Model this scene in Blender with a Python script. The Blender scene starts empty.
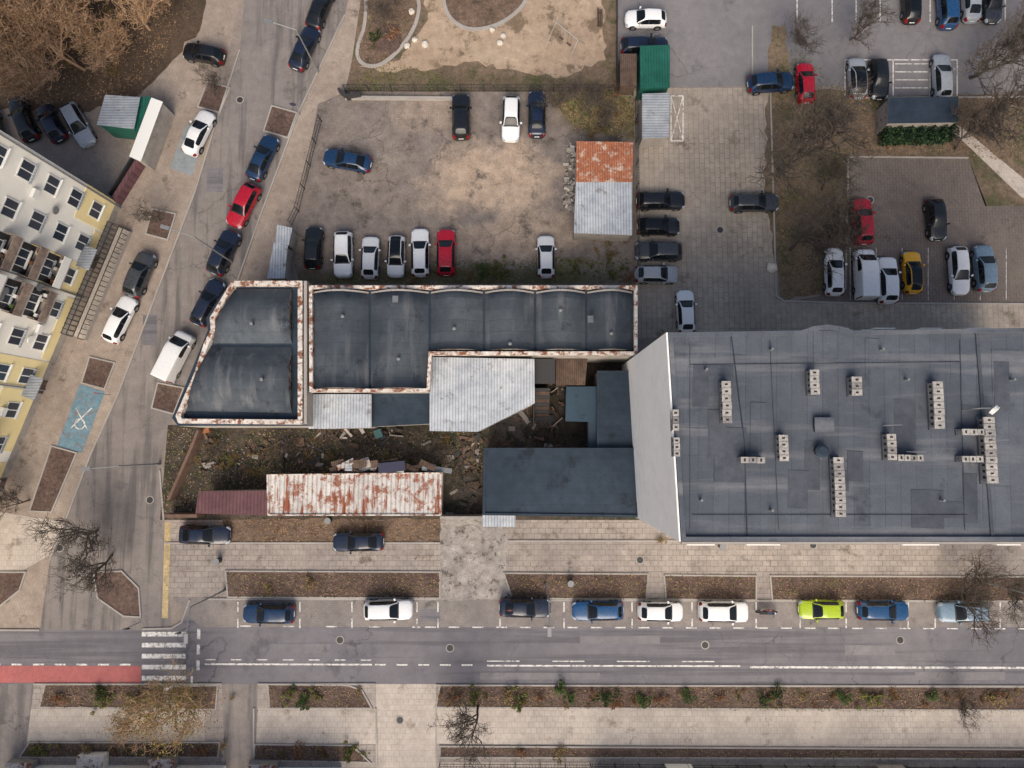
import bpy, bmesh, math, random
from mathutils import Vector, Matrix, Quaternion
R=random.Random(7)
H=66.0; F=692.0; T=math.atan(0.0925)
def P(u,v,z=0.0):
    a=(u-512)/F; b=(384-v)/F
    dy=math.sin(T)+b*math.cos(T); dz=-math.cos(T)+b*math.sin(T)
    k=(H-z)/(-dz)
    return Vector((a*k,dy*k,z))
def PP(pts,z=0.0): return [P(p[0],p[1],z) for p in pts]
S=bpy.context.scene
# ------------------------------------------------------------ materials
def srgb(r,g,b):
    f=lambda c:(c/255/12.92) if c/255<=0.04045 else ((c/255+0.055)/1.055)**2.4
    return (f(r),f(g),f(b),1)
class NT:
    def __init__(s,name):
        s.m=bpy.data.materials.new(name); s.m.use_nodes=True
        s.t=s.m.node_tree; s.b=s.t.nodes['Principled BSDF']
        g=s.t.nodes.new('ShaderNodeNewGeometry'); s.pos=g.outputs['Position']
    def n(s,k): return s.t.nodes.new(k)
    def l(s,a,b): s.t.links.new(a,b)
    def mapv(s,rot=0,scale=(1,1,1),vec=None,loc=(0,0,0)):
        m=s.n('ShaderNodeMapping'); m.inputs['Rotation'].default_value=(0,0,rot); m.inputs['Scale'].default_value=scale
        m.inputs['Location'].default_value=loc
        s.l(vec or s.pos,m.inputs['Vector']); return m.outputs[0]
    def noise(s,sc,det=4,ro=.6,vec=None,dist=0):
        n=s.n('ShaderNodeTexNoise'); n.inputs['Scale'].default_value=sc; n.inputs['Detail'].default_value=det
        n.inputs['Roughness'].default_value=ro; n.inputs['Distortion'].default_value=dist
        s.l(vec or s.pos,n.inputs['Vector']); return n.outputs['Fac']
    def rng(s,x,a,b,c=0.,d=1.):
        m=s.n('ShaderNodeMapRange'); m.inputs[1].default_value=a; m.inputs[2].default_value=b
        m.inputs[3].default_value=c; m.inputs[4].default_value=d; s.l(x,m.inputs[0]); return m.outputs[0]
    def mix(s,f,a,b,mode='MIX'):
        m=s.n('ShaderNodeMix'); m.data_type='RGBA'; m.blend_type=mode
        for i,x in ((0,f),(6,a),(7,b)):
            if isinstance(x,(int,float)): m.inputs[i].default_value=x
            elif isinstance(x,tuple): m.inputs[i].default_value=x
            else: s.l(x,m.inputs[i])
        return m.outputs[2]
    def math(s,op,a,b=0.):
        m=s.n('ShaderNodeMath'); m.operation=op
        for i,x in ((0,a),(1,b)):
            if isinstance(x,(int,float)): m.inputs[i].default_value=x
            else: s.l(x,m.inputs[i])
        return m.outputs[0]
    def bump(s,h,st,d=.05):
        b=s.n('ShaderNodeBump'); b.inputs['Strength'].default_value=st; b.inputs['Distance'].default_value=d
        s.l(h,b.inputs['Height']); s.l(b.outputs[0],s.b.inputs['Normal'])
    def done(s,col,rough=.9,metal=0,spec=None):
        if isinstance(col,tuple): s.b.inputs['Base Color'].default_value=col
        else: s.l(col,s.b.inputs['Base Color'])
        if isinstance(rough,(int,float)): s.b.inputs['Roughness'].default_value=rough
        else: s.l(rough,s.b.inputs['Roughness'])
        s.b.inputs['Metallic'].default_value=metal
        if spec is not None: s.b.inputs['Specular IOR Level'].default_value=spec
        return s.m
def surf(name,c1,c2,c3=None,s1=.12,s2=1.2,rough=.92,grain=.25,cracks=0,brick=None,stain=(.58,.68),bump=.3,streak=None,ridge=None,blobs=()):
    """mottled weathered surface"""
    t=NT(name)
    f=t.rng(t.noise(s1,4,.65),.36,.64)
    col=t.mix(f,c1,c2)
    if blobs:
        nb=t.noise(.22,5,.7,vec=t.mapv(loc=(7,3,0)))
        for (bu,bv,rx,ry,bc,amt) in blobs:
            c=P(bu,bv)
            vm=t.n('ShaderNodeVectorMath'); vm.operation='SUBTRACT'; vm.inputs[1].default_value=(c.x,c.y,0); t.l(t.pos,vm.inputs[0])
            v2=t.n('ShaderNodeVectorMath'); v2.operation='MULTIPLY'; v2.inputs[1].default_value=(1/rx,1/ry,0); t.l(vm.outputs[0],v2.inputs[0])
            v3=t.n('ShaderNodeVectorMath'); v3.operation='LENGTH'; t.l(v2.outputs[0],v3.inputs[0])
            dd=t.math('ADD',v3.outputs['Value'],t.math('MULTIPLY',nb,1.8))
            col=t.mix(t.rng(dd,1.5,2.0,amt,0.),col,bc)
    if c3:
        g=t.rng(t.noise(s1*2.7,5,.72,vec=t.mapv(loc=(31,17,0))),stain[0],stain[1])
        col=t.mix(g,col,c3)
    h=None
    if brick:
        w,hh,rot,mort,amt=brick
        b=t.n('ShaderNodeTexBrick'); t.l(t.mapv(rot=rot),b.inputs['Vector'])
        b.inputs['Scale'].default_value=1; b.inputs['Brick Width'].default_value=w; b.inputs['Row Height'].default_value=hh
        b.inputs['Mortar Size'].default_value=mort; b.inputs['Mortar Smooth'].default_value=.3
        b.inputs['Color1'].default_value=(1-amt*.4,)*3+(1,); b.inputs['Color2'].default_value=(1+amt*.3,)*3+(1,)
        b.inputs['Mortar'].default_value=(1-amt*1.3,)*3+(1,)
        col=t.mix(t.rng(t.noise(.16,2,.6),.35,.65,.35,1.),col,t.mix(1.,col,b.outputs['Color'],'MULTIPLY'))
    if streak:
        rot,sx,sy,c,lo,hi=streak
        g=t.rng(t.noise(1.,4,.6,vec=t.mapv(rot=rot,scale=(sx,sy,1))),lo,hi)
        col=t.mix(g,col,c)
    if ridge:
        rot,sc,amt=ridge
        w=t.n('ShaderNodeTexWave'); w.inputs['Scale'].default_value=sc; t.l(t.mapv(rot=rot),w.inputs['Vector'])
        r=t.rng(w.outputs['Fac'],.0,.5,1-amt,1.); cc=t.n('ShaderNodeCombineColor')
        for i in range(3): t.l(r,cc.inputs[i])
        col=t.mix(1.,col,cc.outputs[0],'MULTIPLY'); h=w.outputs['Fac']
    m=t.rng(t.noise(s2,4,.7),.25,.75,1-grain,1+grain)
    gcol=t.n('ShaderNodeCombineColor')
    m2=t.rng(t.noise(9,2,.8),.2,.8,1-grain*1.1,1+grain*1.1)
    mm=t.math('MULTIPLY',m,m2)
    for i in range(3): t.l(mm,gcol.inputs[i])
    col=t.mix(1.,col,gcol.outputs[0],'MULTIPLY')
    if cracks:
        vv=t.n('ShaderNodeTexVoronoi'); vv.feature='DISTANCE_TO_EDGE'; vv.inputs['Scale'].default_value=cracks
        nn=t.n('ShaderNodeTexNoise'); nn.inputs['Scale'].default_value=.9; nn.inputs['Detail'].default_value=4; t.l(t.pos,nn.inputs['Vector'])
        va=t.n('ShaderNodeVectorMath'); va.operation='MULTIPLY_ADD'; va.inputs[1].default_value=(2.2,2.2,0); t.l(nn.outputs['Color'],va.inputs[0]); t.l(t.pos,va.inputs[2])
        t.l(va.outputs[0],vv.inputs['Vector'])
        ck=t.rng(vv.outputs['Distance'],.003*cracks/.2,.011*cracks/.2,.6,0.)
        msk=t.rng(t.noise(.09,2),.42,.58)
        col=t.mix(t.math('MULTIPLY',ck,msk),col,(c1[0]*.4,c1[1]*.4,c1[2]*.4,1))
    if bump: t.bump(h if h else m2,bump,.06 if h else .03)
    return t.done(col,rough,spec=.3)
g=srgb
def G(r,gg,b,k=1.12):
    c=srgb(r,gg,b); return (min(.85,c[0]*k),min(.85,c[1]*k),min(.85,c[2]*k),1)
m_ground=surf('ground_mat',G(122,112,106),G(138,128,120),G(104,92,84),grain=.18,brick=(.5,.25,.4,.02,.18))
m_road=surf('asphalt',G(100,98,103),G(115,112,115),G(88,87,92),s1=.07,s2=.8,grain=.14,cracks=.12,streak=(0,.03,1.1,G(92,90,95),.5,.6))
m_road2=surf('side_street_asphalt',G(112,107,105),G(128,121,117),G(96,92,90),s1=.1,s2=1.,grain=.17,cracks=.2,streak=(math.radians(24),1.1,.06,G(97,93,92),.5,.62))
m_lane=surf('parking_lane',G(116,110,108),G(131,124,120),G(94,90,87),s1=.2,grain=.19,brick=(.4,.2,0,.02,.12))
m_lot=surf('lot_gravel',G(104,97,94),G(123,114,107),G(82,75,70),s1=.13,s2=.9,grain=.34,cracks=.22,stain=(.55,.67),
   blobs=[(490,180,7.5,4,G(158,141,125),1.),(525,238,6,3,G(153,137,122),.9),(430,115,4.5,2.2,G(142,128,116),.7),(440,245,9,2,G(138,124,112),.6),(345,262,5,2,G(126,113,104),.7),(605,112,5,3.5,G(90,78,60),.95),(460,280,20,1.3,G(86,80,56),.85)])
m_soil=surf('soil',G(88,73,63),G(110,93,80),G(68,62,50),s1=.25,s2=2.2,grain=.44)
m_soilt=surf('thicket_ground',G(68,57,48),G(86,72,60),G(58,54,42),s1=.25,s2=2.2,grain=.42)  # soil colour darkened to paint the shaded gaps beneath the crowns
m_soil2=surf('soil_grassy',G(94,81,69),G(117,101,85),G(74,74,52),s1=.12,s2=1.7,grain=.4,stain=(.5,.64))
m_bed=surf('planting_bed_soil',G(76,61,56),G(94,78,71),G(64,60,47),s1=.4,s2=3,grain=.5)
m_park=surf('park_path',G(148,129,111),G(162,144,125),G(112,97,81),s1=.12,grain=.26,stain=(.52,.6))
m_asph3=surf('car_park_asphalt',G(108,106,109),G(122,119,120),G(94,92,94),s1=.08,grain=.15,cracks=.14)
m_pave=surf('slab_pavement',G(132,124,119),G(152,143,135),G(103,94,87),s1=.18,grain=.18,brick=(.7,.5,0,.035,.34))
m_pave_l=surf('pale_pavement',G(159,150,142),G(175,166,156),G(134,124,114),s1=.2,grain=.15,brick=(.5,.5,0,.03,.2))
m_pave_r=surf('lane_pavers',G(138,129,120),G(158,148,136),G(111,101,90),s1=.12,grain=.18,brick=(1.0,.5,math.pi/2,.04,.27))
m_pave_b=surf('brown_pavers',G(98,90,86),G(112,103,97),G(83,76,71),s1=.14,grain=.16,brick=(.6,.3,math.pi/2,.04,.2))
m_pave_d=surf('side_pavers',G(133,121,112),G(151,139,128),G(107,97,88),s1=.16,grain=.21,brick=(.5,.25,math.radians(66),.02,.15))
m_conc=surf('broken_concrete',G(130,125,121),G(150,144,138),G(86,78,70),s1=.3,grain=.28,cracks=.6,stain=(.54,.62))
m_kerb=surf('kerb_concrete',G(156,151,146),G(140,135,130),s1=.6,grain=.18,bump=.1)
m_yard=surf('yard_soil',G(58,51,45),G(80,71,62),G(50,52,39),s1=.3,s2=2,grain=.55,stain=(.5,.62),blobs=[(515,410,3,3.5,G(92,86,81),.9),(462,490,1.6,3,G(84,79,74),.8),(400,452,6,1.2,G(86,78,71),.6)])
m_white=surf('road_paint',G(210,208,204),G(194,192,188),G(124,120,121),s1=.9,s2=5,grain=.14,stain=(.48,.62))
m_blue=surf('blue_bay_paint',G(98,128,144,1),G(112,138,150,1),G(112,116,118,1),s1=.5,s2=2,grain=.2,stain=(.5,.62))
m_bluegrey=surf('faded_bay_paint',G(120,130,136),G(128,134,136),G(116,116,116),s1=.5,grain=.18)
m_red=surf('cycle_lane_red',G(160,94,92),G(146,88,86),G(126,92,91),s1=.2,s2=2,grain=.16)
m_ochre=surf('tactile_paving',G(176,156,116),G(160,144,112),s1=.5,brick=(.4,.4,0,.03,.2))
m_hall=surf('bitumen_roof',G(60,68,77,.85),G(82,89,96,.85),G(46,53,62,.85),s1=.15,s2=1.5,grain=.18,brick=(8,1.0,0,.025,.3),rough=.75,streak=(0,.9,.12,G(98,101,105,.9),.54,.7))
m_flat=surf('bitumen_dark_roof',G(38,52,66,.85),G(52,65,79,.85),G(32,41,51,.85),s1=.15,grain=.16,brick=(9,1.,0,.02,.25),rough=.75)
m_teal=surf('blue_sheet_roof',G(62,84,100,.75),G(54,74,90,.75),G(44,58,72,.75),s1=.3,grain=.14,brick=(4,1.,math.pi/2,.03,.2),rough=.7)
m_tall=surf('felt_roof',G(80,86,96,.92),G(97,102,111,.92),G(66,72,82,.92),s1=.09,s2=.8,grain=.16,brick=(14,1.05,math.pi/2+.04,.028,.32),rough=.88,streak=(0,.05,.6,G(112,114,119,.95),.52,.68))
m_tallp=surf('felt_patch',G(70,75,84,.9),G(84,88,97,.9),s1=.3,grain=.15,rough=.88)
m_rustp=surf('rusty_parapet',G(182,175,168),G(202,197,189),G(118,77,58),s1=.6,s2=3,grain=.2,stain=(.48,.57))
m_rust=surf('rust_roof',G(144,88,64,1.1),G(164,107,80,1.1),G(182,166,152),s1=.5,s2=2,grain=.24,ridge=(0,1.4,.35),stain=(.53,.62))
m_metal=surf('corrugated_metal',G(154,161,170),G(180,185,190),G(124,118,114),s1=.3,grain=.14,ridge=(0,1.2,.35),rough=.55)
m_metald=surf('corrugated_metal_shed',G(134,140,148),G(154,159,164),G(112,102,95),s1=.3,grain=.14,ridge=(math.pi/2,1.2,.3),rough=.55)
m_metalr=surf('rust_streaked_metal',G(176,172,168),G(198,194,189),G(138,94,76),s1=.4,s2=2.5,grain=.18,ridge=(0,.75,.35),stain=(.51,.6),streak=(0,2.2,.3,G(134,80,60),.54,.62))
m_maroon=surf('maroon_roof',G(88,62,66),G(104,74,78),G(80,60,62),s1=.4,grain=.18,ridge=(0,1.0,.3))
m_plaster=surf('cream_plaster',(.86,.83,.74,1),(.88,.86,.79,1),(.80,.75,.65,1),s1=.15,s2=1,grain=.04,bump=.08)
m_yel=surf('yellow_plaster',(.88,.74,.40,1),(.86,.71,.37,1),s1=.2,grain=.05,bump=.08)
m_wwall=surf('white_gable_wall',(.82,.81,.79,1),(.86,.86,.84,1),(.76,.75,.72,1),s1=.1,s2=.7,grain=.04,bump=.05,streak=(0,.9,.9,(.78,.77,.74,1),.5,.7))
m_wall=surf('grey_plaster',G(140,134,128),G(156,150,142),G(120,108,98),s1=.3,grain=.15)
m_brick=surf('brick_wall',G(100,80,70),G(114,92,80),G(90,74,66),s1=.4,brick=(.25,.08,0,.01,.3))
m_glass=NT('window_glass').done(g(52,60,72),.12,spec=.6)
m_frame=NT('window_frame_white').done(g(226,226,222),.5)
m_balc=surf('balcony_panel',G(104,92,86),G(138,122,110),s1=.6)
m_dark=NT('dark_metal').done(g(50,50,52),.6)
m_opening=NT('dark_opening').done(g(34,34,38),.9)
m_chim=surf('chimney_block',G(120,118,117,1),G(144,140,137,1),G(96,92,89,1),s1=.9,s2=5,grain=.35)
m_chimc=surf('chimney_cap',G(150,147,143,1),G(172,168,163,1),G(122,117,113,1),s1=1.2,s2=6,grain=.3)
m_green=surf('green_sheet',G(26,80,68),G(36,92,80),s1=.5,grain=.18,ridge=(0,1.2,.25),rough=.5)
m_wood=surf('weathered_wood',G(80,66,58),G(94,78,68),G(66,56,50),s1=.6,ridge=(0,1.6,.35))
m_galv=NT('galvanised_steel').done(g(130,132,134),.5,.3)
def barkm(n,a,b):
    t=NT(n); return t.done(t.mix(t.noise(3,3),a,b),.95)
m_bark=barkm('bark_grey',g(64,56,51),g(92,82,74))
m_barkb=barkm('bark_brown',g(138,110,86),g(184,152,120))  # brown twigs, colour lightened so the crowns look lit
def leafm(n,a,b,c=None,sc=2.5):
    t=NT(n); col=t.mix(t.rng(t.noise(sc,3,.8),.3,.7),a,b)
    if c: col=t.mix(t.rng(t.noise(sc*3,2,.5),.52,.6),col,c)
    return t.done(col,.85,spec=.2)
m_leafg=leafm('leaf_green',g(52,74,40),g(84,102,58))
m_leafd=leafm('leaf_dark_green',g(26,44,34),g(42,62,44))
m_leafy=leafm('leaf_yellow_green',g(134,122,66),g(106,106,56))
m_leafr=leafm('leaf_russet',g(104,66,52),g(132,90,62))
m_litter=leafm('leaf_litter_mat',g(128,103,78),g(160,133,104),g(96,78,62),.9)
m_grass=leafm('grass_blades',g(96,98,60),g(122,116,76),g(74,82,46),.8)
m_stone=surf('boulder_stone',G(190,184,174),G(172,166,156),s1=1.5)
# ------------------------------------------------------------ mesh helpers
def link(o,parent=None):
    S.collection.objects.link(o)
    if parent: o.parent=parent
    return o
def empty(name,loc=(0,0,0)):
    e=bpy.data.objects.new(name,None); e.empty_display_size=.3; e.location=loc; return link(e)
class MB:
    def __init__(s): s.v=[];s.f=[];s.m=[];s.mats=[]
    def mi(s,m):
        if m not in s.mats: s.mats.append(m)
        return s.mats.index(m)
    def poly(s,pts,mat):
        b=len(s.v); s.v+= [tuple(p) for p in pts]; s.f.append(tuple(range(b,b+len(pts)))); s.m.append(s.mi(mat))
    def box(s,o,a,b,c,mat,top=None):
        o=Vector(o);a=Vector(a);b=Vector(b);c=Vector(c)
        if a.cross(b).dot(c)<0: o=o+a; a=-a
        n=len(s.v); s.v+=[tuple(x) for x in (o,o+a,o+a+b,o+b,o+c,o+a+c,o+a+b+c,o+b+c)]
        for q,mm in (((0,3,2,1),mat),((4,5,6,7),top or mat),((0,1,5,4),mat),((1,2,6,5),mat),((2,3,7,6),mat),((3,0,4,7),mat)):
            s.f.append(tuple(n+i for i in q)); s.m.append(s.mi(mm))
    def cbox(s,c,sx,sy,sz,mat,rot=0,top=None):
        c=Vector(c); ex=Vector((math.cos(rot),math.sin(rot),0)); ey=Vector((-math.sin(rot),math.cos(rot),0)); ez=Vector((0,0,1))
        s.box(c-ex*sx/2-ey*sy/2,ex*sx,ey*sy,ez*sz,mat,top)
    def prism(s,pts,z0,z1,side,top,bottom=False):
        pts=[Vector((p[0],p[1],0)) for p in pts]
        ar=sum(pts[i].x*pts[(i+1)%len(pts)].y-pts[(i+1)%len(pts)].x*pts[i].y for i in range(len(pts)))
        if ar<0: pts=pts[::-1]
        n=len(s.v);k=len(pts)
        s.v+=[(p.x,p.y,z0) for p in pts]+[(p.x,p.y,z1) for p in pts]
        s.f.append(tuple(n+k+i for i in range(k))); s.m.append(s.mi(top))
        if side:
            for i in range(k):
                j=(i+1)%k; s.f.append((n+i,n+j,n+k+j,n+k+i)); s.m.append(s.mi(side))
    def ribbon(s,pts,w,z0,z1,mat,closed=False):
        """mitred strip with vertical sides"""
        pts=[Vector((p[0],p[1])) for p in pts];k=len(pts);L=[];Rr=[]
        for i in range(k):
            a=pts[i-1] if (i>0 or closed) else None; b=pts[(i+1)%k] if (i<k-1 or closed) else None
            d1=(pts[i]-a).normalized() if a is not None else None; d2=(b-pts[i]).normalized() if b is not None else None
            if d1 is None: d1=d2
            if d2 is None: d2=d1
            n1=Vector((-d1.y,d1.x));n2=Vector((-d2.y,d2.x));m=n1+n2
            if m.length<.2: m=n1
            m.normalize(); sc=1/max(.4,m.dot(n1)); L.append(pts[i]+m*w/2*sc); Rr.append(pts[i]-m*w/2*sc)
        n=len(s.v)
        for i in range(k): s.v+=[(L[i].x,L[i].y,z1),(Rr[i].x,Rr[i].y,z1),(L[i].x,L[i].y,z0),(Rr[i].x,Rr[i].y,z0)]
        mi=s.mi(mat)
        for i in range(k if closed else k-1):
            a=n+4*i;b=n+4*((i+1)%k)
            for q in ((a,a+1,b+1,b),(a+2,a,b,b+2),(a+1,a+3,b+3,b+1)): s.f.append(q); s.m.append(mi)
        if not closed:
            s.f.append((n,n+2,n+3,n+1)); s.m.append(mi); e=n+4*(k-1); s.f.append((e,e+1,e+3,e+2)); s.m.append(mi)
    def cyl(s,p,q,r0,r1,mat,n=8,caps=True):
        p=Vector(p);q=Vector(q);d=(q-p).normalized(); x=d.orthogonal().normalized(); y=d.cross(x); b=len(s.v); mi=s.mi(mat)
        for c,r in ((p,r0),(q,r1)):
            for i in range(n):
                a=2*math.pi*i/n; s.v.append(tuple(c+x*r*math.cos(a)+y*r*math.sin(a)))
        for i in range(n):
            j=(i+1)%n; s.f.append((b+i,b+j,b+n+j,b+n+i)); s.m.append(mi)
        if caps:
            s.f.append(tuple(b+n+i for i in range(n))); s.m.append(mi); s.f.append(tuple(b+n-1-i for i in range(n))); s.m.append(mi)
    def mesh(s,name):
        me=bpy.data.meshes.new(name); me.from_pydata(s.v,[],s.f)
        for m in s.mats: me.materials.append(m)
        me.polygons.foreach_set('material_index',s.m); me.update(); return me
    def build(s,name,parent=None,smooth=False):
        me=s.mesh(name)
        if smooth: me.polygons.foreach_set('use_smooth',[True]*len(me.polygons))
        return link(bpy.data.objects.new(name,me),parent)
def sheet(name,px,lv,mat):
    z=.004*lv; mb=MB(); pts=PP(px)
    mb.prism(pts,z,z,None,mat); return mb.build(name)
def ctr(px): return [sum(p[0] for p in px)/len(px),sum(p[1] for p in px)/len(px)]
def rag(px,amp=2.,step=9,seed=1):
    """uneven natural outline"""
    rr=random.Random(seed);out=[]
    for i in range(len(px)):
        a=Vector(px[i]);b=Vector(px[(i+1)%len(px)]);k=max(1,int((b-a).length/step)) if (b-a).length<400 else 1
        for j in range(k): p=a.lerp(b,j/k); out.append((p.x+(rr.uniform(-amp,amp) if j else 0),p.y+(rr.uniform(-amp,amp) if j else 0)))
    return out
# ------------------------------------------------------------ ground
mb=MB(); mb.prism([(-400,-400),(400,-400),(400,400),(-400,400)],0,0,None,m_ground); mb.build('ground')
sheet('road',[(-700,629),(172,629),(205,600),(1800,602),(1800,687),(-700,683)],2,m_road)
sheet('side_street',[(255,-120),(372,-120),(345,15),(300,110),(262,212),(238,280),(205,350),(172,420),(160,460),(162,520),(172,630),(40,630),(50,560),(66,520),(92,452),(118,395),(160,285),(196,190),(214,130),(240,50)],3,m_road2)
sheet('parking_lane',[(172,597),(1800,599),(1800,627),(200,627)],4,m_lane)
sheet('pavement',[(235,20),(262,-60),(160,-60),(120,200),(5,483),(-30,560),(60,528),(92,452),(118,395),(160,285),(196,190),(214,130)],1,m_pave_d)
sheet('pavement',[(345,15),(372,-120),(400,-120),(345,92),(318,110),(296,225),(292,280),(240,282),(262,212),(300,110)],1,m_pave_d)
sheet('park_ground',[(378,-120),(618,-120),(618,92),(345,92),(352,60)],2,m_soil2)
sheet('park_path',rag([(395,-120),(455,-120),(452,5),(470,28),(505,22),(525,0),(530,-60),(600,-60),(606,60),(560,78),(470,62),(430,70),(380,72),(356,66),(400,60),(428,20),(420,-20)],2.5,7,4),3,m_park)
sheet('car_park',[(318,104),(345,92),(620,92),(634,110),(636,284),(300,284),(293,262),(299,215)],3,m_lot)
sheet('car_park_asphalt',[(618,-120),(1250,-120),(1250,98),(848,98),(845,86),(752,86),(640,88),(618,88)],2,m_asph3)
sheet('lane_paving',[(618,88),(770,88),(776,300),(1250,306),(1250,335),(636,338),(636,100)],3,m_pave_r)
sheet('soil',rag([(772,26),(785,26),(790,88),(850,92),(848,155),(845,290),(780,300),(765,180),(768,60)],2,8,2),4,m_soil2)
sheet('soil',rag([(850,97),(1250,90),(1250,160),(848,157)],2,8,3),4,m_soil2)
sheet('brown_paved_lot',[(848,157),(968,158),(1000,240),(1250,240),(1250,304),(790,302),(845,290)],5,m_pave_b)
sheet('soil',[(968,158),(1250,155),(1250,206),(985,206)],5,m_soil2)
sheet('footpath',[(945,124),(955,122),(1030,184),(1100,240),(1085,246),(1020,196)],6,m_pave_l)
sheet('paved_square',[(985,206),(1250,206),(1250,240),(990,240)],7,m_pave_b)
sheet('yard',[(168,425),(432,425),(432,352),(640,352),(640,520),(160,520)],4,m_yard)
sheet('pavement',[(165,518),(1800,518),(1800,572),(165,572)],2,m_pave)
sheet('pavement',[(160,572),(1800,572),(1800,600),(168,600)],1,m_pave)
sheet('forecourt',rag([(222,519),(440,519),(440,542),(228,543)],1.5,8,5),5,m_soil)
sheet('driveway',rag([(440,540),(508,540),(505,573),(515,600),(436,600),(442,572)],1.5,8,6),5,m_conc)
sheet('driveway',rag([(446,512),(500,520),(508,540),(440,540)],2,6,9),6,m_conc)
sheet('plaza',[(-400,514),(66,520),(50,560),(40,628),(-400,628)],1,m_pave_d)
sheet('footpath',[(0,512),(64,522),(48,556),(20,572),(-100,568),(-100,512)],2,m_pave_l)
sheet('tactile_strip',[(165,522),(171,522),(168,618),(162,618)],6,m_ochre)
sheet('pavement',[(-700,684),(1800,687),(1800,900),(-700,900)],1,m_pave)
sheet('pavement',[(-100,709),(110,709),(205,712),(205,742),(-100,742)],2,m_pave_l)
sheet('pavement',[(258,708),(378,709),(380,744),(256,744)],2,m_pave_l)
sheet('pavement',[(434,708),(1800,714),(1800,750),(434,744)],2,m_pave_l)
sheet('driveway',[(222,684),(258,684),(254,800),(226,800)],3,m_road2)
sheet('driveway',[(376,684),(436,684),(436,830),(378,830)],3,m_pave_l)
sheet('driveway',[(0,684),(34,684),(20,800),(-60,800)],3,m_road2)
sheet('cycle_lane',[(-700,664),(141,666),(141,683),(-700,682)],4,m_red)
sheet('disabled_bay',[(80,384),(105,392),(82,453),(57,446)],5,m_blue)
sheet('disabled_bay',[(186,124),(207,132),(192,176),(170,168)],5,m_bluegrey)
sheet('thicket_soil',rag([(-200,-120),(238,-120),(200,30),(140,95),(90,112),(0,110),(-200,40)],3,9,8),3,m_soilt)
beds=[]
def bed(px,mat=m_bed,kerb=.14,h=.06):
    mb=MB(); pts=PP(px)
    mb.prism(pts,.0,h,m_kerb,mat); mb.ribbon(pts,kerb,0,h+.05,m_kerb,closed=True)
    mb.build('planting_bed'); beds.append(px)
for b in [[(226,571),(440,572),(440,598),(228,597)],[(504,573),(648,574),(646,599),(512,598)],[(664,575),(756,576),(756,600),(666,599)],[(770,576),(1500,578),(1500,603),(772,600)],
          [(46,684),(165,684),(163,708),(40,707)],[(172,686),(218,685),(216,709),(176,709)],[(268,684),(348,685),(362,690),(372,708),(270,708)],[(440,685),(1600,688),(1600,713),(436,707)],
          [(440,746),(1600,752),(1600,760),(440,757)],[(255,744),(352,745),(370,762),(254,760)],[(30,742),(220,742),(218,757),(20,757)],
          [(208,82),(230,88),(220,113),(198,107)],[(272,106),(297,113),(288,138),(264,131)],[(153,209),(176,214),(168,240),(146,234)],[(90,357),(115,363),(105,389),(82,383)],[(158,383),(184,388),(174,414),(152,408)],[(52,446),(77,453),(52,512),(30,511)],
          [(-90,572),(26,572),(20,590),(0,606),(-90,606)],[(94,572),(122,571),(139,588),(141,617),(124,616),(98,598)]]: bed(b)
def arcpts(cx,cy,rx,ry,a0,a1,n=16): return [(cx+rx*math.cos(math.radians(a0+(a1-a0)*i/n)),cy-ry*math.sin(math.radians(a0+(a1-a0)*i/n))) for i in range(n+1)]
def smooth(px,it=2):
    for _ in range(it):
        o=[]
        for i in range(len(px)):
            a=px[i];b=px[(i+1)%len(px)];o+=[(a[0]*.75+b[0]*.25,a[1]*.75+b[1]*.25),(a[0]*.25+b[0]*.75,a[1]*.25+b[1]*.75)]
        px=o
    return px
ped=smooth([(362,-60),(402,-60),(420,0),(418,20),(408,40),(392,58),(376,68),(360,64),(356,50),(368,20)])
bed(ped,m_soil,.35,.08)
bed(smooth([(442,-40),(443,5),(452,22),(470,31),(495,27),(515,15),(529,-2),(530,-40)]),m_soil,.35,.08)
mb=MB(); mb.prism(PP(arcpts(388,40,14,15,0,350)),.09,.14,m_bed,m_bed); mb.build('planting_mound')
mb=MB()
for px in [[(205,599),(436,599)],[(515,600),(1600,603)],[(-700,629),(40,630)],[(143,629),(172,628),(182,622),(190,600)],[(-700,683),(0,684)],[(34,684),(222,684)],[(258,684),(376,684)],[(436,685),(1600,687)],
           [(345,15),(300,110),(262,212),(238,280)],[(240,50),(214,130),(196,190),(160,285),(118,395),(92,452),(66,520),(50,560)],
           [(770,88),(776,296),(784,301),(845,303),(1400,306)],[(848,157),(845,290)],[(848,157),(968,158)],[(752,86),(752,26)],[(848,98),(1250,96)],[(160,470),(164,520)],[(165,543),(440,543)],[(508,541),(680,541)],[(254,708),(254,800)],[(376,708),(378,800)],[(436,708),(436,800)]]:
    mb.ribbon(PP(px),.15,0,.10,m_kerb)
mb.build('kerb')
# markings
mk=MB()
def line(a,b,w=.13,z=.03,dash=None,mat=m_white):
    A=P(*a);B=P(*b)
    if not dash: mk.ribbon([A,B],w,z,z+.002,mat); return
    L=(B-A).length;d=(B-A)/L;t=0
    while t<L: mk.ribbon([A+d*t,A+d*min(L,t+dash[0])],w,z,z+.002,mat); t+=dash[0]+dash[1]
for v in (634,645,656,667,678,688): line((142,v),(186,v),.42)
line((199,629),(198,672),.3,dash=(.9,.5)); line((192,676),(192,686),.2)
line((205,664),(372,664.5),.15); line((375,664.5),(482,665),.15,dash=(1,1)); line((487,665.5),(740,666),.15); line((750,667),(1500,669),.2)
line((205,659.5),(372,660),.1,dash=(1.,1.4)); line((-400,664),(140,664.5),.16,dash=(1,1)); line((487,661),(740,661.5),.1,dash=(3,3))
line((425,627),(1500,630),.12,dash=(1,1.2)); line((240,626),(420,627),.12,dash=(1,3))
for u in (238,300,352,417,438,500,564,632,692,756,800,846,908,935,1000): line((u,602),(u,628),.12,dash=(.9,.6))
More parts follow.
